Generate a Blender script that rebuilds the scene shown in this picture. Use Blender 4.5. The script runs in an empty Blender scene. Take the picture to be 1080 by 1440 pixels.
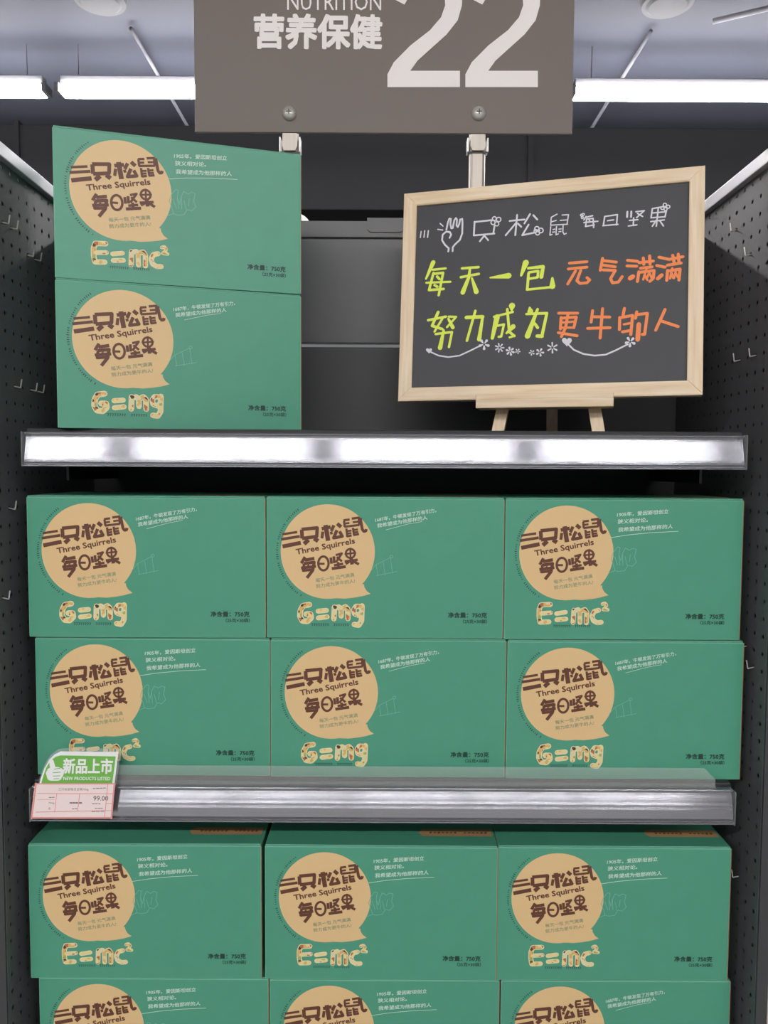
import bpy, bmesh, math, random
from mathutils import Vector, Matrix, Euler
random.seed(7)
scn = bpy.context.scene
col = scn.collection
PI = math.pi
def rad(a): return a * PI / 180

# ------------------------------------------------------------------ camera, world, exposure
CZ = 1.45                                  # camera height above the floor; shelf heights below are given relative to it
F = 1088.0; PITCH = rad(3.4); ROLL = rad(0.3)
cam_d = bpy.data.cameras.new('camera'); cam = bpy.data.objects.new('camera', cam_d); col.objects.link(cam)
cam_d.sensor_fit = 'VERTICAL'; cam_d.sensor_height = 24.0; cam_d.lens = 24.0 * F / 1440.0
cam_d.clip_start = 0.01; cam_d.clip_end = 100
cam.matrix_world = Matrix.Translation((0, 0, CZ)) @ Matrix.Rotation(PI/2 - PITCH, 4, 'X') @ Matrix.Rotation(ROLL, 4, 'Z')
scn.camera = cam
w = bpy.data.worlds.new('store_light'); scn.world = w; w.use_nodes = True
w.node_tree.nodes['Background'].inputs[0].default_value = (0.93, 0.96, 1.0, 1)
w.node_tree.nodes['Background'].inputs[1].default_value = 0.14
LAMP = 68.0                                # radiance of the tube diffusers
vs = scn.view_settings
vs.view_transform = 'Standard'; vs.look = 'None'; vs.exposure = 0.4; vs.gamma = 1.0; vs.use_curve_mapping = False

FW = Vector((0, math.cos(PITCH), -math.sin(PITCH))); UP = Vector((0, math.sin(PITCH), math.cos(PITCH))); RT = Vector((1, 0, 0))
def ray(px, py):                           # viewing direction of a photo pixel, for measuring surfaces
    x, y = px - 540, py - 720; c, s = math.cos(ROLL), math.sin(ROLL)
    u, v = x*c + y*s, -x*s + y*c
    return FW + RT*(u/F) - UP*(v/F)
def at(px, py, Y):                         # the point of the vertical plane at distance Y
    r = ray(px, py); p = r * (Y / r.y); return Vector((p.x, p.y, p.z + CZ))

# ------------------------------------------------------------------ materials
def lin(c):
    return tuple(((v/255)/12.92 if v/255 <= .04045 else ((v/255 + .055)/1.055)**2.4) for v in c) + (1,)
MATS = {}
def mat(name, rgb, rough=.5, metal=0., spec=.5, noise=None, bump=None, emit=0., coat=0.):
    m = bpy.data.materials.new(name); m.use_nodes = True; nt = m.node_tree; b = nt.nodes['Principled BSDF']
    c = lin(rgb); b.inputs['Base Color'].default_value = c; b.inputs['Roughness'].default_value = rough
    b.inputs['Metallic'].default_value = metal; b.inputs['Specular IOR Level'].default_value = spec
    b.inputs['Coat Weight'].default_value = coat; b.inputs['Coat Roughness'].default_value = .15
    if emit:
        b.inputs['Emission Color'].default_value = c; b.inputs['Emission Strength'].default_value = emit
    if noise or bump:
        tc = nt.nodes.new('ShaderNodeTexCoord'); mp = nt.nodes.new('ShaderNodeMapping'); nz = nt.nodes.new('ShaderNodeTexNoise')
        sc, amt = (noise or bump)[:2]; st = (noise or bump)[2] if len(noise or bump) > 2 else (1, 1, 1)
        mp.inputs['Scale'].default_value = st; nz.inputs['Scale'].default_value = sc; nz.inputs['Detail'].default_value = 4
        nt.links.new(tc.outputs['Object'], mp.inputs['Vector']); nt.links.new(mp.outputs['Vector'], nz.inputs['Vector'])
    if noise:
        mx = nt.nodes.new('ShaderNodeMix'); mx.data_type = 'RGBA'
        mx.inputs['A'].default_value = tuple(v*(1-noise[1]) for v in c[:3]) + (1,); mx.inputs['B'].default_value = tuple(min(1, v*(1+noise[1])) for v in c[:3]) + (1,)
        nt.links.new(nz.outputs['Fac'], mx.inputs['Factor']); nt.links.new(mx.outputs['Result'], b.inputs['Base Color'])
    if bump:
        bp = nt.nodes.new('ShaderNodeBump'); bp.inputs['Strength'].default_value = bump[1]; bp.inputs['Distance'].default_value = .001
        nt.links.new(nz.outputs['Fac'], bp.inputs['Height']); nt.links.new(bp.outputs['Normal'], b.inputs['Normal'])
    MATS[name] = m; return m
mat('carton_green', (78, 156, 128), .42, noise=(35, .05))
mat('carton_edge', (112, 178, 152), .6)
mat('carton_inner', (150, 118, 84), .8, noise=(60, .2))
mat('cream', (226, 193, 141), .45)
mat('brown_ink', (100, 58, 42), .5)
mat('slogan_ink', (140, 150, 118), .5)
mat('white_ink', (198, 226, 210), .5)
mat('pale_ink', (112, 186, 160), .5)
mat('dark_ink', (28, 62, 55), .5)
mat('sticker_tan', (182, 146, 102), .5, noise=(50, .1))
mat('slate', (62, 62, 66), .55, noise=(14, .10))
mat('chalk_white', (226, 226, 232), .7)
mat('chalk_yellow', (230, 246, 96), .7)
mat('chalk_orange', (255, 148, 88), .7)
mat('sign_grey', (116, 106, 100), .5, noise=(6, .04))
mat('sign_white', (246, 240, 238), .5)
mat('chrome', (205, 202, 198), .3, metal=.4)
mat('post_metal', (176, 168, 158), .42, metal=.5, noise=(300, .12, (1, 1, .02)))
mat('rail_silver', (160, 161, 168), .09, metal=.8)
m = MATS['rail_silver']; nt = m.node_tree; tn = nt.nodes.new('ShaderNodeTangent'); tn.direction_type = 'UV_MAP'; tn.uv_map = 'UVMap'
b = nt.nodes['Principled BSDF']; b.inputs['Anisotropic'].default_value = 1.; b.inputs['Anisotropic Rotation'].default_value = .25; b.inputs['Roughness'].default_value = .18
nt.links.new(tn.outputs['Tangent'], b.inputs['Tangent'])
mat('rail_back', (120, 120, 124), .4, metal=.3)
mat('shelf_black', (38, 40, 43), .5, noise=(90, .1))
mat('panel_dark', (62, 63, 66), .5, noise=(5, .12))
mat('panel_top_lit', (98, 98, 100), .45, noise=(5, .08))  # lighter copy of the panel grey: light on the upper back panel put into colour
mat('cap_grey', (190, 190, 196), .4, metal=.3)
mat('ceiling_dark', (56, 59, 71), .8, noise=(.8, .2))
mat('duct_black', (20, 20, 22), .85, spec=.15)
mat('pipe_grey', (100, 100, 108), .6)
mat('ceiling_grey', (78, 78, 84), .7)
mat('housing', (120, 120, 126), .5)
mat('floor_grey', (170, 168, 164), .35, noise=(3, .1))
mat('tube', (255, 252, 250), .5, emit=LAMP)
mat('tag_white', (236, 238, 236), .4)
mat('tag_green', (112, 182, 74), .4)
mat('paper_pink', (240, 222, 220), .6)
mat('pink_ink', (226, 150, 146), .6)
mat('grey_ink', (96, 88, 90), .6)
def pine(name, stretch):
    m = mat(name, (226, 198, 160), .55); nt = m.node_tree; b = nt.nodes['Principled BSDF']
    tc = nt.nodes.new('ShaderNodeTexCoord'); mp = nt.nodes.new('ShaderNodeMapping'); nz = nt.nodes.new('ShaderNodeTexNoise'); cr = nt.nodes.new('ShaderNodeValToRGB')
    mp.inputs['Scale'].default_value = stretch; nz.inputs['Scale'].default_value = 9; nz.inputs['Detail'].default_value = 6; nz.inputs['Distortion'].default_value = .4
    cr.color_ramp.elements[0].position = .3; cr.color_ramp.elements[0].color = lin((228, 200, 162))
    cr.color_ramp.elements[1].position = .7; cr.color_ramp.elements[1].color = lin((246, 228, 200))
    nt.links.new(tc.outputs['Object'], mp.inputs['Vector']); nt.links.new(mp.outputs['Vector'], nz.inputs['Vector'])
    nt.links.new(nz.outputs['Fac'], cr.inputs['Fac']); nt.links.new(cr.outputs['Color'], b.inputs['Base Color'])
pine('pine_x', (1, 14, 14)); pine('pine_z', (14, 14, 1))
# print of mixed nuts and dried fruit filling the formula letters
m = mat('nut_print', (226, 205, 140), .5); nt = m.node_tree
tc = nt.nodes.new('ShaderNodeTexCoord'); vo = nt.nodes.new('ShaderNodeTexVoronoi'); cr = nt.nodes.new('ShaderNodeValToRGB'); sx = nt.nodes.new('ShaderNodeSeparateColor')
vo.inputs['Scale'].default_value = 210; cr.color_ramp.interpolation = 'CONSTANT'
for i, (p, c) in enumerate(((0, (232, 214, 150)), (.40, (222, 184, 112)), (.62, (186, 112, 74)), (.74, (226, 216, 170)), (.91, (70, 58, 46)), (.95, (170, 178, 100)))):
    e = cr.color_ramp.elements[i] if i < 2 else cr.color_ramp.elements.new(p)
    e.position = p; e.color = lin(c)
nt.links.new(tc.outputs['Object'], vo.inputs['Vector']); nt.links.new(vo.outputs['Color'], sx.inputs[0]); nt.links.new(sx.outputs[0], cr.inputs['Fac'])
nt.links.new(cr.outputs['Color'], nt.nodes['Principled BSDF'].inputs['Base Color'])
mat('nut_outline', (232, 222, 180), .5)
# clear plastic
m = mat('clear_plastic', (255, 255, 255), .08); nt = m.node_tree; b = nt.nodes['Principled BSDF']
b.inputs['Base Color'].default_value = (.75, .76, .76, 1); b.inputs['Roughness'].default_value = .12; b.inputs['Alpha'].default_value = .15
# perforated steel: round holes on a 25 mm grid are really open
m = mat('pegboard', (98, 98, 102), .5); nt = m.node_tree; b = nt.nodes['Principled BSDF']
tc = nt.nodes.new('ShaderNodeTexCoord'); sp = nt.nodes.new('ShaderNodeSeparateXYZ'); nt.links.new(tc.outputs['Object'], sp.inputs[0])
def mth(op, a, b_=None):
    n = nt.nodes.new('ShaderNodeMath'); n.operation = op
    for i, v in enumerate((a, b_)):
        if v is None: continue
        if isinstance(v, (int, float)): n.inputs[i].default_value = v
        else: nt.links.new(v, n.inputs[i])
    return n.outputs[0]
dist = []
for k in ('Y', 'Z'):
    t = mth('SUBTRACT', mth('FRACT', mth('DIVIDE', sp.outputs[k], .025)), .5); dist.append(mth('MULTIPLY', t, t))
hole = mth('GREATER_THAN', mth('SQRT', mth('ADD', dist[0], dist[1])), .125)
nt.links.new(hole, b.inputs['Alpha'])

# ------------------------------------------------------------------ helpers
def link(name, bm_or_me, material, parent=None, loc=None, smooth=False):
    if isinstance(bm_or_me, bmesh.types.BMesh):
        me = bpy.data.meshes.new(name); bm_or_me.normal_update(); bm_or_me.to_mesh(me); bm_or_me.free()
    else: me = bm_or_me
    if smooth:
        for p in me.polygons: p.use_smooth = True
    ms = material if isinstance(material, (list, tuple)) else [material]
    if not me.materials:
        for x in ms: me.materials.append(MATS[x])
    o = bpy.data.objects.new(name, me); col.objects.link(o)
    if parent is not None: o.parent = parent
    if loc is not None: o.location = loc
    return o
def tag(o, label=None, cat=None, group=None, kind=None):
    if label: o['label'] = label
    if cat: o['category'] = cat
    if group: o['group'] = group
    if kind: o['kind'] = kind
    return o
def thing(name, label, cat, loc=(0, 0, 0), rot=(0, 0, 0), group=None):
    o = bpy.data.objects.new(name, None); col.objects.link(o); o.empty_display_size = .05
    o.location = loc; o.rotation_euler = rot
    return tag(o, label, cat, group)
def dup(root, label):
    r = root.copy(); col.objects.link(r); r['label'] = label
    for ch in root.children:
        c = ch.copy(); col.objects.link(c); c.parent = r
        for g in ch.children:
            d = g.copy(); col.objects.link(d); d.parent = c
    return r
def box(bm, x0, x1, y0, y1, z0, z1, bev=0., bmat=None):
    vs_ = [bm.verts.new((x, y, z)) for x in (x0, x1) for y in (y0, y1) for z in (z0, z1)]
    fs = [bm.faces.new([vs_[i] for i in q]) for q in ((0, 1, 3, 2), (4, 6, 7, 5), (0, 4, 5, 1), (2, 3, 7, 6), (0, 2, 6, 4), (1, 5, 7, 3))]
    bmesh.ops.recalc_face_normals(bm, faces=fs)
    if bev:
        es = list({e for f in fs for e in f.edges})
        r = bmesh.ops.bevel(bm, geom=es, offset=bev, segments=2, profile=.5, affect='EDGES')
        if bmat is not None:
            for f in r['faces']: f.material_index = bmat
    return bm
def bx(*a, **k): return box(bmesh.new(), *a, **k)
def prism(bm, poly, y0, y1):               # polygon in x/z extruded along y
    a = [bm.verts.new((x, y0, z)) for x, z in poly]; b = [bm.verts.new((x, y1, z)) for x, z in poly]
    fs = [bm.faces.new(a), bm.faces.new(b[::-1])]
    n = len(poly)
    for i in range(n): fs.append(bm.faces.new((a[i], b[i], b[(i+1) % n], a[(i+1) % n])))
    bmesh.ops.recalc_face_normals(bm, faces=fs); return bm
def tube(bm, p0, p1, r, seg=12, r1=None):
    p0, p1 = Vector(p0), Vector(p1); d = (p1 - p0).normalized(); s = d.orthogonal().normalized(); t = d.cross(s)
    A, B = [], []
    for i in range(seg):
        a = 2*PI*i/seg; n = s*math.cos(a) + t*math.sin(a)
        A.append(bm.verts.new(p0 + n*r)); B.append(bm.verts.new(p1 + n*(r if r1 is None else r1)))
    fs = [bm.faces.new(A), bm.faces.new(B[::-1])] + [bm.faces.new((A[i], A[(i+1) % seg], B[(i+1) % seg], B[i])) for i in range(seg)]
    bmesh.ops.recalc_face_normals(bm, faces=fs); return bm
# flat print: 2D shapes in an x/z plane at depth y, facing -y
_lay = [0]
def flat_poly(bm, pts, y):
    _lay[0] = (_lay[0] + 1) % 48; y -= _lay[0]*3e-6      # ink laps over ink by a few microns
    f = bm.faces.new([bm.verts.new((x, y, z)) for x, z in pts]); f.normal_update()
    if f.normal.y > 0: f.normal_flip()
def disc(bm, x, z, r, y, n=10, rz=None):
    flat_poly(bm, [(x + r*math.cos(2*PI*i/n), z + (rz or r)*math.sin(2*PI*i/n)) for i in range(n)], y)
def ring(bm, x, z, rx, rz, wd, y, n=22):
    P = [(x + rx*math.cos(2*PI*i/n), z + rz*math.sin(2*PI*i/n)) for i in range(n+1)]
    stroke(bm, P, wd, wd, y)
def stroke(bm, pts, w0, w1, y, caps=True):
    n = len(pts); L = [0.]
    for a, b in zip(pts, pts[1:]): L.append(L[-1] + math.hypot(b[0]-a[0], b[1]-a[1]))
    tot = max(L[-1], 1e-9); ws = [(w0 + (w1-w0)*l/tot)/2 for l in L]
    for i in range(n-1):
        (x0, z0), (x1, z1) = pts[i], pts[i+1]; l = math.hypot(x1-x0, z1-z0)
        if l < 1e-9: continue
        nx, nz = -(z1-z0)/l, (x1-x0)/l; a, b = ws[i], ws[i+1]
        flat_poly(bm, [(x0+nx*a, z0+nz*a), (x1+nx*b, z1+nz*b), (x1-nx*b, z1-nz*b), (x0-nx*a, z0-nz*a)], y)
    for i in range(n):
        if caps or 0 < i < n-1: disc(bm, pts[i][0], pts[i][1], ws[i], y, 8)
def ribbon(bm, pts, wd, y):                # clean strip without laps
    n = len(pts); A_, B_ = [], []
    for i in range(n):
        a, b = pts[max(i-1, 0)], pts[min(i+1, n-1)]; l = math.hypot(b[0]-a[0], b[1]-a[1]); nx, nz = -(b[1]-a[1])/l*wd/2, (b[0]-a[0])/l*wd/2
        A_.append(bm.verts.new((pts[i][0]+nx, y, pts[i][1]+nz))); B_.append(bm.verts.new((pts[i][0]-nx, y, pts[i][1]-nz)))
    for i in range(n-1):
        f = bm.faces.new((A_[i], A_[i+1], B_[i+1], B_[i])); f.normal_update()
        if f.normal.y > 0: f.normal_flip()
def parse(s):                              # 'x,y x,y /w ; ...' -> [(points, w0, w1)]
    out = []
    for part in s.split(';'):
        part = part.strip()
        if not part: continue
        wd = None
        if '/' in part:
            part, wv = part.split('/'); wv = [float(v) for v in wv.split('-')]; wd = (wv[0], wv[-1])
        out.append(([tuple(float(v) for v in p.split(',')) for p in part.split()], wd))
    return out
def draw(bm, s, fn, wdef, k, y, caps=True):           # fn: drawing coordinates -> surface coordinates; k: width scale
    for pts, wd in parse(s):
        w0, w1 = wd or (wdef, wdef)
        stroke(bm, [fn(*p) for p in pts], w0*k, w1*k, y, caps)
def text(bm, s, y, fit, ang=0., bold=0., shear=0.):
    """type set flat; fit = (x, z, width, height): left end of the base line, target width and height"""
    cu = bpy.data.curves.new('type', 'FONT'); cu.body = s; cu.size = 1.; cu.resolution_u = 2; cu.fill_mode = 'FRONT'
    o = bpy.data.objects.new('type', cu); col.objects.link(o)
    me = bpy.data.meshes.new_from_object(o.evaluated_get(bpy.context.evaluated_depsgraph_get()))
    co = [v.co.copy() for v in me.vertices]
    if co:
        x0, x1 = min(v.x for v in co), max(v.x for v in co); z0, z1 = min(v.y for v in co), max(v.y for v in co)
        X, Z, W, H = fit; sx_ = W/(x1-x0); sz_ = (H/(z1-z0)) if H else sx_
        c, sn = math.cos(ang), math.sin(ang); b_ = bold*(sz_ if H else sx_)
        for n_, (ox, oz) in enumerate(((0, 0), (1, .3), (-1, -.3), (.3, -1), (-.3, 1), (.8, .8), (-.8, -.8), (.8, -.8), (-.8, .8)) if bold else ((0, 0),)):
            V = []
            for v in co:
                a, b = (v.x-x0)*sx_ + ox*b_, (v.y-z0)*sz_ + oz*b_; a += shear*b
                V.append(bm.verts.new((X + a*c - b*sn, y - n_*4e-6, Z + a*sn + b*c)))
            for p in me.polygons:
                try:
                    f = bm.faces.new([V[i] for i in p.vertices]); f.normal_update()
                    if f.normal.y > 0: f.normal_flip()
                except ValueError: pass
    bpy.data.objects.remove(o); bpy.data.curves.remove(cu); bpy.data.meshes.remove(me)

# ------------------------------------------------------------------ the setting
fl = link('floor', bx(-9, 9, -12, 12, -.05, 0), 'floor_grey'); tag(fl, 'pale grey shop floor', 'floor', kind='structure')
CEIL = CZ + 2.45
ce = link('ceiling', bx(-9, 9, -12, 12, CEIL, CEIL+.1), 'ceiling_dark'); tag(ce, 'dark painted shop ceiling', 'ceiling', kind='structure')
# dark duct running across, under the ceiling behind the sign
du = thing('air_duct', 'dark square air duct crossing under the ceiling behind the sign', 'duct', (0, 5.6, CEIL - .64))
link('duct', bx(-8, 8, 0, .5, .0, .58, bev=.01), 'duct_black', du)
for x in (-4, -1.3, 1.3, 4): link('hanger', bx(x-.015, x+.015, .2, .24, .58, .64), 'duct_black', du)
for x in (-2.6, 1.02, 2.9): link('flange', bx(x-.02, x+.02, -.02, .52, -.02, .60), 'duct_black', du)
# pipes along the ceiling and round ceiling speakers at their near ends
for i, x in enumerate((-1.42, 1.47)):
    o = link('conduit', tube(bmesh.new(), (x, 4.45, CEIL-.03), (x, 11.5, CEIL-.03), .011, 10), 'pipe_grey', smooth=True)
    tag(o, 'thin grey conduit running back along the ceiling, %s of the sign' % ('left', 'right')[i], 'pipe')
    s = thing('ceiling_speaker', 'round grey ceiling speaker at the end of the %s conduit' % ('left', 'right')[i], 'speaker', (x-.07+.06*i, 4.17, CEIL))
    link('housing', tube(bmesh.new(), (0, 0, 0), (0, 0, -.05), .145, 32, .13), 'ceiling_grey', s)
    link('grille', tube(bmesh.new(), (0, 0, -.05), (0, 0, -.062), .11, 32, .095), 'ceiling_grey', s)
o = link('sprinkler_pipe', tube(bmesh.new(), (1.75, 4.3, CEIL-.06), (3.6, 3.35, CEIL-.06), .014, 10), 'pipe_grey', smooth=True)
tag(o, 'thin slanting pipe under the ceiling at the top right', 'pipe')

# rows of linear tube luminaires, one beyond the shelf and two above the aisle behind the camera
def lamp_row(Y, z, xs, where, hl=.70):
    for i, x in enumerate(xs):
        t = thing('tube_luminaire', '%s, %s' % (where, ['first from the left', 'second from the left', 'third from the left', 'fourth from the left', 'fifth from the left', 'sixth from the left'][i]), 'lamp', (x, Y, z), group='linear ceiling lamps')
        link('lamp_housing', bx(-hl, hl, -.03, .03, .045, .10, bev=.005), 'housing', t)
        link('diffuser', bx(-hl, hl, -.052, .052, 0, .045, bev=.012), 'tube', t)
        for s in (-1, 1):
            link('end_cap', bx(s*(hl+.012)-.012, s*(hl+.012)+.012, -.05, .05, .002, .05), 'housing', t)
            link('suspension', tube(bmesh.new(), (s*.6, 0, .10), (s*.6, 0, CEIL-z), .003, 6), 'pipe_grey', t)
XS = [-4.2, -2.7, -1.2, .3, 1.8, 3.3]
lamp_row(4.67, CZ+2.16, XS, 'glowing white linear lamp in the row beyond the shelf')
lamp_row(-3.06, CZ+2.16, XS, 'glowing white linear lamp in the row over the aisle', .655)
lamp_row(-8.2, CZ+2.16, XS, 'glowing white linear lamp in the rearmost row')

# ------------------------------------------------------------------ the shelving bay
BY = 1.43; PX = .535                        # back panel plane, inner side of the perforated side panels
g = thing('shelving_frame', 'dark metal gondola shelving bay with perforated side panels and plain back', 'shelving', (0, 0, 0))
TOP = CZ + .44
for i, (z0, z1) in enumerate(((.224, .44), (-.40, .216), (-1.02, -.408), (-1.40, -1.028))):
    bp_ = link('back_panel', bx(-PX, PX, BY - (.0 if i == 0 else .004), BY+.02, CZ+z0, CZ+z1, bev=.0015), 'panel_top_lit' if i == 0 else 'panel_dark', g)
    if i == 0:
        link('top_flange', bx(-PX, PX, BY-.006, BY, CZ+.412, CZ+.441, bev=.001), 'panel_top_lit', bp_)
        bm = bmesh.new(); prism(bm, [(-.033, .446), (.032, .446), (.032, .426), (.028, .421), (-.028, .421), (-.033, .426)], BY-.0085, BY-.004)
        for v in bm.verts: v.co.z += CZ
        link('lock_plate', bm, 'panel_top_lit', bp_)
for s in (-1, 1):
    sp_ = link('side_panel', bx(-.0006, .0006, 0, .38, 0, 1.89-.02), 'pegboard', g, (s*(PX+.0006), 1.066, 0))
    link('top_cap', bx(-.016, .016, -.004, .384, 1.87, 1.89, bev=.0015), 'cap_grey', sp_, (s*.006, 0, 0))
    link('front_edge', bx(-.008, .008, -.004, .004, 0, 1.87), 'panel_dark', sp_, (s*.008, 0, 0))
    link('hole_backing', bx(-.001, .001, 0, .38, 0, 1.86), 'shelf_black', sp_, (s*.016, 0, 0))  # dark sheet added behind the holes to block light and keep them dark
    link('upright', bx(s*PX-.02, s*PX+.02, BY+.022, BY+.07, 0, TOP), 'panel_dark', g)
link('base_plinth', bx(-PX, PX, 1.09, BY-.002, 0, .10, bev=.003), 'panel_dark', g)

# price rail profile, extruded along x: beads at top and bottom, a finely ribbed face leaning back
def rail_profile(h, lean):                 # lean: angle of the face in steps from top to bottom
    P = [(.010, 0), (.0, 0), (-.0008, -.0012), (0, -.0028), (.0042, -.0036), (.0046, -.0060)]
    n = len(lean); z0, z1 = -.0066, -h + .0062; y = .0046; dz = (z0-z1)/n
    for i in range(n):
        P.append((y, z0 - dz*i)); y -= dz*math.tan(rad(lean[i]))
    P.append((y, z1)); y = min(y, -.0020)
    P += [(y-.0012, -h+.0054), (y-.0028, -h+.0040), (y-.0024, -h+.0026), (y-.0040, -h+.0014), (y-.0040, -h), (.010, -h)]
    return P
def extrude_x(prof, x0, x1):
    bm = bmesh.new(); a = [bm.verts.new((x0, y, z)) for y, z in prof]; b = [bm.verts.new((x1, y, z)) for y, z in prof]; n = len(prof)
    fs = [bm.faces.new((a[i], a[(i+1) % n], b[(i+1) % n], b[i])) for i in range(n)] + [bm.faces.new(a), bm.faces.new(b[::-1])]
    bmesh.ops.recalc_face_normals(bm, faces=fs); uv = bm.loops.layers.uv.new('UVMap')
    for f in bm.faces:
        for l in f.loops: l[uv].uv = (l.vert.co.x, l.vert.co.z*3)
    return bm
def shelf(z, label, riser, lean):
    t = thing('display_shelf', label, 'shelf', (0, 1.079, CZ + z), group='shelves of the bay')
    link('deck', bx(-.503, .503, .012, BY-1.079-.006, -.028, 0, bev=.002), 'shelf_black', t)
    for s in (-1, 1): link('bracket', prism(bmesh.new(), [(s*.49-.002, -.029), (s*.49+.002, -.029), (s*.49+.002, -.075), (s*.49-.002, -.075)], .12, BY-1.079-.008), 'shelf_black', t)
    r = link('price_rail', extrude_x(rail_profile(.0475, lean), -.5, .5), 'rail_silver', t, (0, 0, -.0055), smooth=False)
    for s in (-1, 1): link('rail_end', bx(s*.5-.0008, s*.5+.0008, -.0095, .011, -.048, .0002), 'clear_plastic', r)
    if riser:
        bm = prism(bmesh.new(), [(-.40, -.004), (.478, -.004), (.478, .0065), (.462, .023), (-.40, .023)], .0075, .0085)
        link('clear_riser', bm, 'clear_plastic', t)
        link('riser_lip', bx(-.40, .478, .004, .0115, -.005, -.0025), 'clear_plastic', t)
    return t
SZ = (.0505, -.4535, -.9625)
shelf(SZ[0], 'top black shelf with bright silver price rail below the chalkboard', False, (8, 12, 13.5, 14, 13, 12.6, 13, 14, 15.5, 13, 9, 4))
shelf(SZ[1], 'middle black shelf with price rail, clear plastic riser and price tag', True, (18, 21, 19, 17, 20, 13, 17, 6, 2, 1, 1))
shelf(SZ[2], 'lowest shelf, carrying the bottom stacks of green cartons', False, (8, 12, 13.5, 14, 13, 12.6, 13, 14, 15.5, 13, 9, 4))

# tips of chrome pegs poking through the side panels from the neighbouring bays
def peg(side, Y, z):
    bm = bmesh.new(); s = -side
    tube(bm, (0, 0, 0), (s*.010, 0, -.002), .0010, 6); tube(bm, (s*.010, 0, -.002), (s*.012, 0, .010), .0010, 6)
    o = link('peg_hook', bm, 'chrome', None, (side*(PX+.002), Y, CZ+z))
    tag(o, 'tiny chrome peg hook tip poking through the %s perforated side panel' % ('right' if side > 0 else 'left'), 'hook', 'peg hook tips in the %s panel' % ('right' if side > 0 else 'left'))
def snap(v, o): return round((v - o)/.025 - .5)*.025 + .0125 + o
for Y, z in ((1.105, .345), (1.13, .33), (1.18, .31), (1.205, .30), (1.13, .12), (1.18, .11), (1.205, .105), (1.08, -.20), (1.105, -.06)):
    peg(-1, snap(Y, 1.066), snap(z, -CZ))
for Y, z in ((1.21, .36), (1.16, .30), (1.19, .17), (1.13, .17), (1.11, -.28), (1.13, -.25), (1.16, -.30), (1.12, -.62)):
    peg(1, snap(Y, 1.066), snap(z, -CZ))

# ------------------------------------------------------------------ cartons
BW, BH, BD = .341, .2042, .17
def face(px, py, x0=38., y0=697.5, x1=376., y1=895.5):       # photo pixels on the front of the reference carton -> its face
    return ((px-x0)/(x1-x0)*BW - BW/2, BH*(1 - (py-y0)/(y1-y0)))
fG = lambda X, Y: face(30 + X/6, 690 + Y/6)
fE = lambda X, Y: face(720 + X/6.75, 700 + Y/6.75, 706.5, 702.5, 1043.5, 899)
YF = -BD/2
K6 = BW/338/6; K675 = BW/337/6.75
def bubble():
    bm = bmesh.new(); P = []
    cx, cy, rx, ry = 572, 504, 402, 397
    a0, a1 = rad(43), rad(80)             # the tail replaces this stretch at the lower right
    n = 60
    for i in range(n+1):
        a = a1 + (2*PI - (a1-a0))*i/n; P.append((cx + rx*math.cos(a), cy + ry*math.sin(a)))
    P += [(882, 775), (886, 800), (905, 832), (940, 856), (870, 876), (800, 889), (720, 898)]
    flat_poly(bm, [fG(*p) for p in P], YF-.0002); return bm
LOGO = ('184,360 312,340/18;174,402 334,376/21;186,462 342,430/30;'
 '350,320 354,394/28;348,318 482,304 478,376 354,394/26;408,404 370,440/32;455,392 490,415/32;'
 '520,312 596,296/26;553,280 575,412/34;530,335 522,392/22;598,335 606,358/20;624,282 602,330/24;652,268 686,296/28;650,322 622,388 696,374 672,332/24;'
 '706,240 758,233/17;776,226 836,217 840,280/18;710,242 716,294/17;718,267 756,262/15;784,256 836,250/15;712,294 842,278/17;'
 '730,308 738,374 776,366/17;742,330 774,325/15;744,351 774,346/15;786,302 796,362 838,354/17;797,320 830,315/15;799,341 832,336/15;848,218 866,316 880,332 896,328 900,312/22')
PROD = ('378,548 346,602/22;374,576 458,560/24;370,605 362,664 448,654/20;366,606 456,592 444,660 394,725/24;344,642 472,626/22;402,616 412,634/16;'
 '500,605 545,605/16;598,552 604,604/20;624,542 628,600/20;640,532 692,517 642,592/17;648,548 694,584/17;625,618 704,604/18;660,590 664,632/20;606,646 726,628/22;'
 '772,556 780,610/26;716,586 828,570/19;768,578 726,606/18;782,578 838,608/20')
FORM = {'G': ('415,950 360,960 338,1000 334,1050 355,1088 398,1092 430,1062 426,1030 388,1030/38;490,1005 562,998/32;492,1062 568,1052/32;'
              '625,1068 630,970/36;632,978 668,968 686,990 688,1046/34;692,984 724,966 744,985 746,1066/36;'
              '862,964 815,962 795,992 802,1025 835,1038 862,1015/34;866,958 862,1085 838,1122 800,1116/36'),
        'E': ('352,1012 262,1016 246,1060 246,1130 256,1180 342,1176/38;255,1098 358,1090/32;412,1098 500,1084/32;416,1156 506,1148/34;'
              '574,1182 580,1064/36;586,1070 622,1058 638,1080 640,1182/34;646,1074 684,1058 704,1085 702,1184/36;'
              '818,1064 776,1076 754,1118 768,1162 806,1182 846,1178/36;852,1006 876,998 892,1016 882,1040 862,1058 906,1060/22')}
def logo():
    bm = bmesh.new(); draw(bm, LOGO, fG, 24, K6*1.14, YF-.0004, False); return bm
def product():
    bm = bmesh.new(); y = YF-.0004; draw(bm, PROD, fG, 20, K6*1.15, y, False)
    c = fG(535, 602); ring(bm, c[0], c[1], 44*K6, 60*K6, 20*K6, y)
    c = fG(765, 517); ring(bm, c[0], c[1], 39*K6, 39*K6, 18*K6, y)
    draw(bm, '765,475 766,560/16;722,522 808,512/16', fG, 16, K6, y)
    return bm
def english():
    bm = bmesh.new(); p = fG(310, 538); q = fG(808, 440)
    text(bm, 'Three Squirrels', YF-.0004, (p[0], p[1]-.001, math.dist(p, q), 62*K6), math.atan2(q[1]-p[1], q[0]-p[0]), bold=.03); return bm
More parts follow.
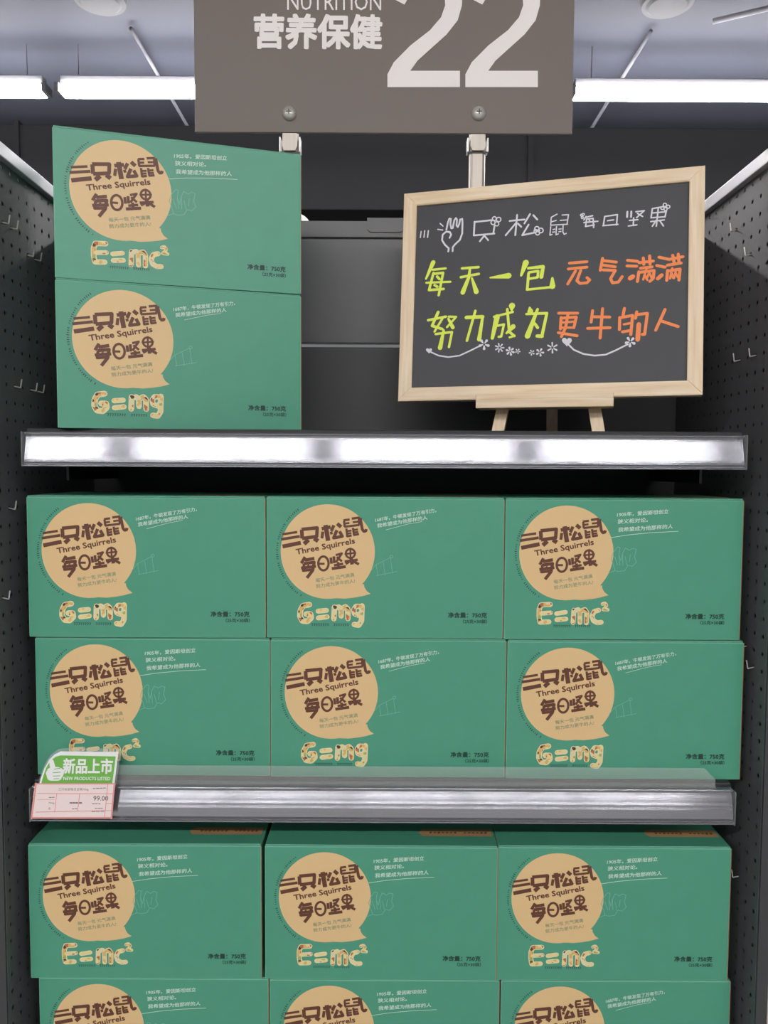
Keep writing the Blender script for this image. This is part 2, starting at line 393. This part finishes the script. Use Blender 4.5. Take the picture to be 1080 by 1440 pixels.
def slogan():
    bm = bmesh.new()
    for s, a, b in (('每天一包 元气满满', (472, 762), (800, 712)), ('努力成为更牛的人!', (474, 812), (806, 764))):
        p, q = fG(*a), fG(*b); text(bm, s, YF-.0004, (p[0], p[1], math.dist(p, q), 34*K6), math.atan2(q[1]-p[1], q[0]-p[0]), bold=.014)
    return bm
def curve_marks():                        # the tiny line of print that follows the bubble's left side
    bm = bmesh.new()
    for i in range(46):
        a = rad(126 + 112*i/45); R = 432
        if i % 9 == 8: continue
        c = (572 + R*math.cos(a), 504 - R*math.sin(a)); h = random.choice((3, 5, 7))
        stroke(bm, [fG(c[0]-h*math.cos(a), c[1]+h*math.sin(a)), fG(c[0]+h*math.cos(a), c[1]-h*math.sin(a))], 6*K6, 7*K6, YF-.0004)
    return bm
def formula(k, wide):
    bm = bmesh.new(); s = ';'.join(('%s' % p) for p in FORM[k].split(';')); f, kk = (fG, K6) if k == 'G' else (fE, K675)
    for pts, wd in parse(s): stroke(bm, [f(*p) for p in pts], (wd[0] + (11 if wide else -3))*kk, (wd[1] + (11 if wide else -3))*kk, YF - (.0003 if wide else .0005))
    return bm
def footnote(k):
    bm = bmesh.new(); f, kk = (fG, K6) if k == 'G' else (fE, K675)
    x0, x1, y = (435, 750, 1120) if k == 'G' else (385, 730, 1216)
    x = x0
    while x < x1:
        if not .48 < (x-x0)/(x1-x0) < .6: draw(bm, '%f,%f %f,%f;%f,%f %f,%f' % (x, y-9, x+10, y-8, x+3, y+8, x+9, y-2), f, 5, kk, YF-.0004)
        x += 19
    return bm
def quote(k):
    bm = bmesh.new(); y = YF-.0004
    if k == 'E':
        f = lambda X, Y: face(860 + X/5.684, 700 + Y/5.684, 706.5, 702.5, 1043.5, 899); kk = K6*6/5.684
        L = (('1905年，爱因斯坦创立', (24, 160), (436, 132)), ('狭义相对论。', (30, 214), (272, 198)), ('我希望成为他那样的人', (36, 278), (474, 248))); und = '-20,322 120,300 300,282 520,270'; hh = 36
    else:
        f = lambda X, Y: face(480 + X/7.714, 705 + Y/7.714, 377.5, 698, 705, 896); kk = K6*6/7.714
        L = (('1687年，牛顿发现了万有引力，', (368, 216), (1012, 106)), ('我希望成为他那样的人', (388, 276), (918, 184))); und = '478,298 600,264 720,232 860,206'; hh = 46
    for s, a, b in L:
        p, q = f(*a), f(*b); text(bm, s, y, (p[0], p[1], math.dist(p, q), hh*kk), math.atan2(q[1]-p[1], q[0]-p[0]), bold=.022, shear=.12)
    draw(bm, und, f, 4.5, kk, y); return bm
def doodle(k):
    bm = bmesh.new(); y = YF-.0003
    if k == 'E':                          # faint winged outline
        f = lambda X, Y: face(60 + X/2.842, 160 + Y/2.842, 73, 172, 424, 400)
        f = lambda X, Y: face(720 + X/6.75, 700 + Y/6.75, 706.5, 702.5, 1043.5, 899)
        draw(bm, '905,715 965,690 950,640 925,580 945,520 985,470 1010,475 1000,540 1020,600 1035,530 1060,480 1100,500 1130,480 1165,490 1150,560 1170,610 1130,650 1090,640 1060,690 1000,700 965,690;1000,540 1010,640;1035,530 1040,640;1060,560 1080,640;960,560 990,640;1110,540 1100,610', f, 6, K675, y)
    else:
        f = lambda X, Y: face(480 + X/7.714, 705 + Y/7.714, 377.5, 698, 705, 896)
        draw(bm, '325,735 372,676 450,636 530,592;378,680 396,790;452,645 474,785;530,600 552,765;380,790 600,745', f, 6, K6*6/7.714, y)
        c = f(538, 586); ring(bm, c[0], c[1], 16*K6*6/7.7, 16*K6*6/7.7, 5*K6, y, 12)
    return bm
def weight():
    bm = bmesh.new(); y = YF-.0004
    f = lambda X, Y: face(280 + X/10.8, 780 + Y/10.8)
    p, q = f(190, 925), f(785, 920); text(bm, '净含量：750克', y, (p[0], p[1], q[0]-p[0], 80*K6*6/10.8), 0, bold=.035)
    p, q = f(420, 1012), f(790, 1008); text(bm, '（25克×30袋）', y, (p[0], p[1], q[0]-p[0], 62*K6*6/10.8), 0, bold=.022)
    return bm
def make_carton(k):
    t = thing('nut_carton', 'x', 'carton')
    link('carton_body', bx(-BW/2, BW/2, -BD/2, BD/2, 0, BH-.0022, bev=.0013, bmat=1), ['carton_green', 'carton_edge'], t)
    lid = link('lid', bx(-BW/2+.0012, BW/2-.0012, -BD/2+.0012, BD/2, BH-.0020, BH, bev=.0005, bmat=1), ['carton_green', 'carton_edge'], t)
    bm = bmesh.new(); flat = [(.062, -BD/2+.030), (.166, -BD/2+.030), (.166, -BD/2+.052), (.062, -BD/2+.052), (.056, -BD/2+.041)]
    bm.faces.new([bm.verts.new((x, y, BH+.0002)) for x, y in flat]); link('lid_sticker', bm, 'sticker_tan', lid)
    bm = bmesh.new()
    for a, b in ((.072, .112), (.124, .158)):
        x = a
        while x < b:
            h = random.choice((.0018, .0026)); c = -BD/2+.041
            bm.faces.new([bm.verts.new(p) for p in ((x, c-h, BH+.0003), (x+.0035, c-h, BH+.0003), (x+.0045, c+h, BH+.0003), (x+.001, c+h, BH+.0003))]); x += .0062
    link('lid_sticker_print', bm, 'brown_ink', lid)
    link('cardboard_edge', bx(BW/2-.0006, BW/2+.0003, -BD/2-.0001, -BD/2+.004, .001, BH-.003), 'carton_inner', t)
    link('speech_bubble', bubble(), 'cream', t)
    link('brand_lettering', logo(), 'brown_ink', t)
    link('english_lettering', english(), 'brown_ink', t)
    link('product_lettering', product(), 'brown_ink', t)
    link('slogan_lettering', slogan(), 'slogan_ink', t)
    link('curved_print', curve_marks(), 'dark_ink', t)
    fo = link('formula_outline', formula(k, True), 'nut_outline', t)
    link('formula_lettering', formula(k, False), 'nut_print', fo)
    link('formula_footnote', footnote(k), 'dark_ink', t)
    link('quote_lettering', quote(k), 'white_ink', t)
    link('line_doodle', doodle(k), 'pale_ink', t)
    link('weight_lettering', weight(), 'dark_ink', t)
    return t
proto = {'E': make_carton('E'), 'G': make_carton('G')}
used = set()
def carton(k, x, yfront, z, yaw, label, group):
    if k in used: o = dup(proto[k], label)
    else: o = proto[k]; used.add(k)
    o['label'] = label; o['group'] = group
    a = rad(yaw)                          # (x, yfront) is the middle of the front face
    o.location = (x - math.sin(a)*BD/2, yfront + math.cos(a)*BD/2, CZ + z); o.rotation_euler = (0, 0, a)
    return o
FT = {'E': 'E=mc² formula', 'G': 'G=mg formula'}
gt = 'cartons on the top shelf'; gm = 'cartons on the middle shelf'; gb = 'cartons on the bottom shelf'
carton('G', -.2885, 1.124, SZ[0], 17.2, 'green nut carton with G=mg formula, lower of the turned pair on the top shelf', gt)
carton('E', -.2891, 1.1252, SZ[0]+BH+.0008, 16.2, 'green nut carton with E=mc² formula, upper of the turned pair on the top shelf', gt)
for (k, x, y, r, low), pos in zip((('E', -.3345, 1.107, -.2, 1), ('G', .0075, 1.104, .1, 1), ('G', .3495, 1.102, 0, 1), ('G', -.3400, 1.103, .2, 0), ('G', .0020, 1.105, 0, 0), ('E', .3440, 1.104, .3, 0)),
                             ('lower left', 'lower middle', 'lower right', 'upper left', 'upper middle', 'upper right')):
    carton(k, x, y, SZ[1] + (0 if low else BH+.0008), r, 'green nut carton with %s on the middle shelf, %s of six' % (FT[k], pos), gm)
for (k, x, y, r, low), pos in zip((('E', -.3380, 1.104, 0, 1), ('E', .0045, 1.103, .1, 1), ('G', .3475, 1.104, .2, 1), ('E', -.3475, 1.100, .3, 0), ('E', -.0015, 1.099, -.4, 0), ('E', .3400, 1.100, -.2, 0)),
                             ('lower left', 'lower middle', 'lower right', 'upper left', 'upper middle', 'upper right')):
    carton(k, x, y, SZ[2] + (0 if low else BH+.0008), r, 'green nut carton with %s on the bottom shelf, %s of six' % (FT[k], pos), gb)

# ------------------------------------------------------------------ chalkboard on its easel
NW, NH, FRW = .4597, .3431, .0215
bl = Vector((.2432, 1.2, CZ + .1059)); byaw, btilt, broll = rad(-15.34), rad(-6.26), rad(-.2)
cb = thing('chalkboard', 'black chalkboard with pine frame and handwritten yellow, orange and white slogan', 'chalkboard')
BM = Matrix.Translation(bl) @ Matrix.Rotation(byaw, 4, 'Z') @ Matrix.Rotation(btilt, 4, 'X') @ Matrix.Rotation(broll, 4, 'Y')
cb.matrix_world = BM
h, q = NW/2, FRW; q2 = q*.42
for nm, poly, mm in (('top', [(-h, NH), (h, NH), (h-q, NH-q), (-h+q, NH-q)], 'pine_x'), ('bottom', [(-h, 0), (h, 0), (h-q, q), (-h+q, q)], 'pine_x'),
                     ('left', [(-h, 0), (-h, NH), (-h+q, NH-q), (-h+q, q)], 'pine_z'), ('right', [(h, 0), (h, NH), (h-q, NH-q), (h-q, q)], 'pine_z')):
    bm = prism(bmesh.new(), poly, 0, .015)
    bmesh.ops.bevel(bm, geom=[e for e in bm.edges if all(v.co.y < .001 for v in e.verts)], offset=.0012, segments=2, affect='EDGES')
    link('frame_rail', bm, mm, cb)
link('slate', bx(-h+q-.004, h-q+.004, .005, .012, q-.004, NH-q+.004), 'slate', cb)
BI = BM.inverted(); YS = .0048
def onboard(px, py):
    o = BI @ Vector((0, 0, CZ)); d = BI.to_3x3() @ ray(px, py); t = (YS - o.y)/d.y; p = o + d*t; return (p.x, p.z)
A = lambda X, Y: onboard(580 + X/5.4, 280 + Y/5.4)
B = lambda X, Y: onboard(760 + X/5.4, 270 + Y/5.4)
C = lambda X, Y: onboard(580 + X/5.143, 350 + Y/5.143)
D = lambda X, Y: onboard(770 + X/5.143, 350 + Y/5.143)
KP = .00109                                # metres per photo pixel on the board
def circ(bm, f, x, y, r, wd, k):
    pts = [f(x + r*math.cos(2*PI*i/12), y + r*math.sin(2*PI*i/12)) for i in range(13)]; stroke(bm, pts, wd*k, wd*k, YS)
bm = bmesh.new(); k = KP/5.4
draw(bm, '472,172 466,276;470,174 600,160;624,198 614,262;466,276 622,262;545,278 512,320;547,278 576,313/13;'
 '738,166 850,155;795,120 781,274;786,182 708,275;802,186 826,210;893,113 850,185;918,122 948,155;882,194 834,274 925,255', A, 14, k, YS)
for x, y, r in ((612, 178, 16), (622, 148, 15), (655, 155, 17), (640, 188, 16), (945, 225, 17), (975, 238, 18), (950, 258, 15), (935, 242, 12), (958, 240, 8)): circ(bm, A, x, y, r, 9, k)
draw(bm, '126,168 82,192 78,250;165,175 213,172 202,245;85,226 120,216;150,216 202,212;78,252 205,245;78,262 72,328 88,322;95,285 110,282;92,305 108,303;122,262 118,325 136,318;140,282 158,280;140,302 156,300;172,255 170,302 180,322 196,314', B, 9, k, YS)
draw(bm, '345,192 396,180/11;346,186 330,212;352,202 342,262 408,250;350,206 400,200 404,270;330,232 436,222/11;368,206 376,226;'
 '488,186 478,252;488,186 584,172 578,250;510,218 556,212;474,256 588,246;660,150 658,190/14;690,148 688,190/14;725,150 788,142 730,195;737,162 776,186;676,216 740,210;708,196 705,252;668,258 732,250;'
 '850,126 840,194;850,126 930,112;956,140 946,190;845,160 955,150;840,196 946,188;895,122 880,260;838,225 940,212;878,216 850,260;905,216 934,258', B, 11, k, YS)
for x, y, r in ((312, 176, 8), (325, 170, 8), (318, 194, 8), (945, 98, 13), (970, 112, 13), (950, 130, 12), (926, 122, 12)): circ(bm, B, x, y, r, 8, k)
link('white_lettering', bm, 'chalk_white', cb)
bm = bmesh.new()
draw(bm, '66,245 60,292/9;93,240 88,290/10;121,240 115,290/11;210,185 232,205/10;192,230 230,235/10', A, 10, k, YS)
draw(bm, '272,398 276,374 246,346 225,312 230,270 256,247 284,250 294,270 282,294;258,232 268,182 280,148 292,150 288,190 295,222 306,220 318,160 330,144 338,156 335,200 345,212 355,190 362,155 378,150 380,182 378,260 360,310 322,345 306,366 305,396', A, 14, k, YS)
link('hand_doodle', bm, 'chalk_white', cb)
bm = bmesh.new()
k2 = KP/5.143
draw(bm, '130,745 190,772 260,783 340,772 420,735 490,700/11', C, 11, k2, YS); 
def heart(f, x, y, r):
    P = [f(x + r*1.0*math.sin(t)**3, y - r*(.8*math.cos(t) - .32*math.cos(2*t) - .13*math.cos(3*t) - .06*math.cos(4*t))) for t in (2*PI*i/24 for i in range(24))]
    flat_poly(bm, P, YS)
heart(C, 120, 735, 22)
def petals(f, x, y, r, n, rot, solid=True):
    for i in range(n):
        a = rot + 2*PI*i/n
        stroke(bm, [f(x + .28*r*math.cos(a), y + .28*r*math.sin(a)), f(x + .85*r*math.cos(a), y + .85*r*math.sin(a))], (.22 if solid else .2)*r*k2, (.55 if solid else .3)*r*k2, YS)
petals(C, 518, 690, 38, 5, .3)
link('garland_doodle', bm, 'chalk_white', cb); bm = bmesh.new()
draw(bm, '145,685 190,730 260,760 340,772 420,765 490,735 580,690/12', D, 12, k2, YS); heart(D, 140, 670, 36); petals(D, 598, 672, 36, 5, .4)
link('garland_doodle', bm, 'chalk_white', cb); bm = bmesh.new()
petals(C, 630, 715, 36, 7, 0, False); petals(C, 707, 740, 30, 6, .3); petals(C, 762, 740, 18, 5, .2)
link('flower_doodle', bm, 'chalk_white', cb); bm = bmesh.new()
petals(C, 863, 750, 20, 5, .5); petals(C, 922, 748, 28, 5, .1); petals(C, 1012, 715, 42, 6, .5, False)
link('flower_doodle', bm, 'chalk_white', cb)
bm = bmesh.new()
draw(bm, '150,98 98,216/36-16;148,151 240,141/18;152,175 120,298;120,298 226,290;150,181 222,173 190,335;100,245 275,238/17;178,200 195,218;160,262 180,274;'
 '358,141 478,132;350,205 480,181;416,142 408,205 364,315/18-36;430,212 462,310/16-38;562,208 696,194/12-44;820,100 786,192/46-18;838,140 945,128 932,203/20-30;842,170 910,160 905,206 846,216/19;840,176 830,294;828,295 1010,276/18;1012,270 1012,212/44-18;'
 '', C, 20, k2, YS)
link('yellow_lettering', bm, 'chalk_yellow', cb)
bm = bmesh.new()
draw(bm, '186,458 142,556 216,580/24-20;218,502 160,598/18;113,516 242,490/20;262,490 316,492 250,566/17;260,506 292,568/18-30;168,616 286,601 264,710/19;226,590 200,715/20-36;'
 '390,496 508,491/28;508,491 482,655/20-32;455,448 394,664/20;590,491 726,456/18;612,492 578,645/42-26;614,556 662,546 642,634 624,636/18;686,436 700,600 738,630/20;728,562 680,610/38-16;702,640 738,630/16;720,412 718,440/48-20;'
 '848,425 852,452/16-44;824,471 972,465 938,622/19-24;905,436 832,630/20-42;884,540 906,570/22;902,630 938,632/26', C, 20, k2, YS)
link('yellow_lettering', bm, 'chalk_yellow', cb)
bm = bmesh.new()
draw(bm, '158,103 285,93;150,145 285,132;202,160 146,254;240,156 212,230 235,250 285,245 305,225 285,208;398,68 382,155;405,85 498,96;405,118 490,130;402,152 490,156 456,215 470,246 512,240 540,200;'
 '578,82 652,90;574,123 645,125;598,212 616,200/34;662,100 765,88;692,65 696,112;738,50 741,110;672,140 756,130;660,166 650,236;664,170 770,156 765,212 740,235;716,140 692,222/16;738,166 716,218/16;702,188 722,226/15;740,180 754,214/15;'
 '806,60 880,76;790,120 850,132;798,214 825,190/28;880,76 980,56;905,46 915,96;945,38 950,90;866,118 966,102;868,156 862,228;872,160 958,146 950,226;902,140 886,214/16;896,170 908,210/15;930,150 914,212/16;924,170 942,205/15;'
 '', D, 21, k2, YS)
link('orange_lettering', bm, 'chalk_orange', cb)
bm = bmesh.new()
draw(bm, '80,465 218,465;98,496 93,580;98,501 208,493 190,570;110,532 190,526/17;100,570 190,569/17;148,470 130,570 100,635;78,606 214,628;326,446 315,530;326,491 450,493;290,575 452,570;398,432 380,645;'
 '556,430 546,482;522,496 520,584;525,498 615,481 602,620;552,546 600,537/17;542,600 596,591;645,455 636,502;642,476 722,466 702,618 685,618;660,545 652,656/32;850,438 782,588;822,521 945,562', D, 21, k2, YS)
link('orange_lettering', bm, 'chalk_orange', cb)

ez = thing('tabletop_easel', 'small pine tabletop easel holding the chalkboard on its ledge', 'easel', (bl.x, bl.y, CZ + SZ[0]), (0, 0, byaw))
hz = bl.z - (CZ + SZ[0])                   # height of the board's lower edge above the shelf
def slab(p0, p1, wd, th, name):            # straight wooden batten, feet cut level
    p0, p1 = Vector(p0), Vector(p1); bm = bmesh.new(); x = Vector((wd/2, 0, 0)); y = Vector((0, th/2, 0))
    A_ = [bm.verts.new(p0 + a*x + b*y) for a, b in ((-1, -1), (1, -1), (1, 1), (-1, 1))]; B_ = [bm.verts.new(p1 + a*x + b*y) for a, b in ((-1, -1), (1, -1), (1, 1), (-1, 1))]
    fs = [bm.faces.new(A_), bm.faces.new(B_[::-1])] + [bm.faces.new((A_[i], A_[(i+1) % 4], B_[(i+1) % 4], B_[i])) for i in range(4)]
    bmesh.ops.recalc_face_normals(bm, faces=fs); link(name, bm, 'pine_z', ez)
tt = math.tan(-btilt)
def by_(z): return .026 + (z - hz)*tt      # just behind the board's back
for s in (-1, 1): slab((s*.078 + .007, by_(0), 0), (s*.012 + .007, by_(.36), .36), .019, .012, 'front_leg')
slab((.007, .15, 0), (.007, by_(.34)+.016, .34), .018, .012, 'rear_leg')
link('ledge', bx(-.101, .105, -.016, .031, hz-.0155, hz-.0018, bev=.0012), 'pine_x', ez)
link('ledge_lip', bx(-.101, .105, -.016, -.0045, hz-.0022, hz+.006, bev=.001), 'pine_x', ez)
link('hinge_block', bx(-.019, .033, by_(.33)+.006, by_(.33)+.016, .325, .36, bev=.001), 'pine_x', ez)

# ------------------------------------------------------------------ aisle sign on two posts
SY = 1.42
sg = thing('aisle_sign', 'grey aisle sign reading 22 NUTRITION on two metal posts behind the shelf', 'sign', (0, SY, CZ))
x0, x1, z0 = -.3415, .3325, .594
link('sign_panel', bx(x0, x1, -.0, .006, z0, z0+.58, bev=.001), 'sign_grey', sg)
def onsign(px, py):
    p = at(px, py, SY); return (p.x, p.z - CZ)
KS = 1.42/1088*.98
bm = bmesh.new()
for dx in (0, 109.5):
    P = [(649.5, 8), (643.6, 29), (628, 49), (604.6, 70), (587, 86), (577, 100), (646.7, 100), (646.7, 123), (544.8, 123), (544.8, 105), (553.8, 88), (577, 64.5), (604.6, 43), (620, 25), (626, 8), (625, -8),
         (618, -21), (602, -28), (585, -22), (573, 0), (568.6, 7), (549, -3), (556, -28), (575, -47), (602, -54), (630, -46), (645, -26), (650, -8)]
    flat_poly(bm, [onsign(x+dx, y) for x, y in P], -.0012)
link('aisle_number', bm, 'sign_white', sg)
bm = bmesh.new(); p, q_ = onsign(358.5, 68), onsign(536, 68)
text(bm, '营养保健', -.0012, (p[0], p[1], q_[0]-p[0], 45*KS), 0, bold=.033); link('section_lettering', bm, 'sign_white', sg)
bm = bmesh.new(); p, q_ = onsign(404, 14.5), onsign(536, 14.5)
text(bm, 'NUTRITION', -.0012, (p[0], p[1], q_[0]-p[0], 22*KS), 0, bold=.0); link('english_lettering', bm, 'sign_white', sg)
for px in (407, 673):
    c = onsign(px, 160)
    bm = bmesh.new(); n = 20; rr = .0128; rows = []
    for j in range(6):
        a = PI/2*j/6; rows.append([bm.verts.new((c[0] + rr*math.cos(a)*math.cos(2*PI*i/n), -.0008 - rr*.7*math.sin(a), c[1] + rr*math.cos(a)*math.sin(2*PI*i/n))) for i in range(n)])
    tip = bm.verts.new((c[0], -.0008 - rr*.7, c[1]))
    for j in range(5):
        for i in range(n): bm.faces.new((rows[j][i], rows[j][(i+1) % n], rows[j+1][(i+1) % n], rows[j+1][i]))
    for i in range(n): bm.faces.new((rows[5][i], rows[5][(i+1) % n], tip))
    bmesh.ops.recalc_face_normals(bm, faces=bm.faces)
    bo = link('bolt', bm, 'chrome', sg, smooth=True)
    bm = bmesh.new()
    for a in (0, PI/2): stroke(bm, [(c[0]-.004*math.cos(a), c[1]-.004*math.sin(a)), (c[0]+.004*math.cos(a), c[1]+.004*math.sin(a))], .0018, .0018, -.0008 - rr*.7 - .0003)
    link('bolt_cross', bm, 'panel_dark', bo)
    po = link('post', bx(c[0]-.0145, c[0]+.0145, .008, .024, .4425, .95, bev=.006), 'post_metal', sg)
    e = onsign(px, 209)[1]
    cl = bmesh.new(); prism(cl, [(c[0]-.0115, z0+.03), (c[0]+.0115, z0+.03), (c[0]+.0135, e+.006), (c[0]+.010, e-.002), (c[0]-.010, e-.002), (c[0]-.0135, e+.006)], .002, .0085)
    link('clamp', cl, 'post_metal', po)
    for s in (-1, 1): link('clip', bx(c[0]+s*.0178-.0011, c[0]+s*.0178+.0011, .004, .024, e-.003, z0-.006), 'chrome', po)
    link('clip_band', bx(c[0]-.0178, c[0]+.0178, .0065, .0085, e-.005, e-.0025), 'panel_dark', po)
    link('base_knob', tube(bmesh.new(), (c[0]+.004, .032, .430), (c[0]+.004, .056, .430), .034, 28), 'chrome', po)

# ------------------------------------------------------------------ price tag on the middle rail
TA = rad(11.0)
def tagroot(name, label, cat, yoff):
    o = thing(name, label, cat, at(45, 1151, 1.0645 - yoff), (-TA, 0, 0)); return o
o0 = at(45, 1151, 1.064)
def tp(X, Y):                               # crop pixels of the tag -> its own plane, in metres from its lower left corner
    p = at(30 + X/5.4, 1050 + Y/5.4, 1.064); return (p.x - o0.x, (p.z - o0.z)/math.cos(TA))
KT = 1.1/1088/5.4
tg = tagroot('shelf_talker', 'green and white new-product tag with thumbs-up, clipped on the middle price rail', 'tag', -.0012)
out = [(98, 330), (112, 262), (135, 180), (170, 115), (210, 72), (255, 48), (722, 50), (716, 150), (702, 330)]
link('clear_sleeve', prism(bmesh.new(), [tp(*p) for p in out], .0004, .0010), 'clear_plastic', tg)
def inset(poly, d):
    cx, cy = 430, 230; return [(cx + (x-cx)*(1 - d/330), cy + (y-cy)*(1 - d/170)) for x, y in poly]
bm = bmesh.new(); prism(bm, [tp(*p) for p in [(112, 330), (122, 268), (145, 190), (178, 128), (214, 92), (260, 70), (706, 74), (700, 160), (690, 330)]], -.0003, .0003); link('card', bm, 'tag_white', tg)
bm = bmesh.new(); flat_poly(bm, [tp(*p) for p in [(130, 300), (142, 245), (160, 185), (190, 135), (225, 108), (262, 98), (688, 106), (684, 180), (674, 300)]], -.0005); link('green_field', bm, 'tag_green', tg)
bm = bmesh.new(); p, q_ = tp(292, 226), tp(668, 226); text(bm, '新品上市', -.0007, (p[0], p[1], q_[0]-p[0], 108*KT), 0, bold=.03)
p, q_ = tp(298, 274), tp(658, 278); text(bm, 'NEW PRODUCTS LISTED', -.0007, (p[0], p[1], q_[0]-p[0], 24*KT), 0, bold=.012); link('tag_lettering', bm, 'tag_white', tg)
bm = bmesh.new()
draw(bm, '196,142 214,200/34-44;205,225 255,225/90;200,250 258,250/60', tp, 40, KT, -.0007); link('thumb_emblem', bm, 'tag_white', tg)
bm = bmesh.new(); draw(bm, '222,196 268,190;215,222 272,218;218,246 270,244;222,266 264,264', tp, 5, KT, -.0009); link('thumb_lines', bm, 'tag_green', tg)
pl = tagroot('price_label', 'pink and white paper price label reading 99.00 in the middle price rail', 'label', .0006)
lab = [(84, 300), (696, 300), (688, 546), (72, 546)]
link('paper', prism(bmesh.new(), [tp(*p) for p in lab], -.0002, .0002), 'paper_pink', pl)
bm = bmesh.new()
draw(bm, '90,302 694,302/9;82,540 686,540/12;90,300 78,545/14;690,300 684,545/12;110,370 690,372/5;255,372 250,500;430,372 425,490;640,305 632,540;110,500 640,490;110,412 240,412/3;640,440 684,440/4;640,490 684,490/4', tp, 5, KT, -.0004); link('pink_rules', bm, 'pink_ink', pl)
bm = bmesh.new()
p, q_ = tp(538, 420), tp(650, 420); text(bm, '99.00', -.0004, (p[0], p[1], q_[0]-p[0], 34*KT), 0, bold=.01)
p, q_ = tp(265, 352), tp(495, 350); text(bm, '三只松鼠每日坚果750g', -.0004, (p[0], p[1], q_[0]-p[0], 22*KT), 0)
p, q_ = tp(198, 446), tp(242, 446); text(bm, '750g', -.0004, (p[0], p[1], q_[0]-p[0], 16*KT), 0)
p, q_ = tp(200, 482), tp(216, 482); text(bm, '盒', -.0004, (p[0], p[1], q_[0]-p[0], 16*KT), 0)
draw(bm, '530,335 545,335;553,334 575,334;583,333 600,332;608,332 626,331;200,398 215,398;222,397 238,397;362,436 376,436/9;384,436 398,436/9;406,436 420,436/9;430,436 450,436/9;382,478 396,477;404,477 418,476;532,442 550,442;556,442 570,442;578,442 592,442;556,474 570,474;578,474 592,474;598,474 612,474;532,496 556,496;564,495 590,495;600,495 626,494', tp, 5, KT, -.0004)
link('label_lettering', bm, 'grey_ink', pl)
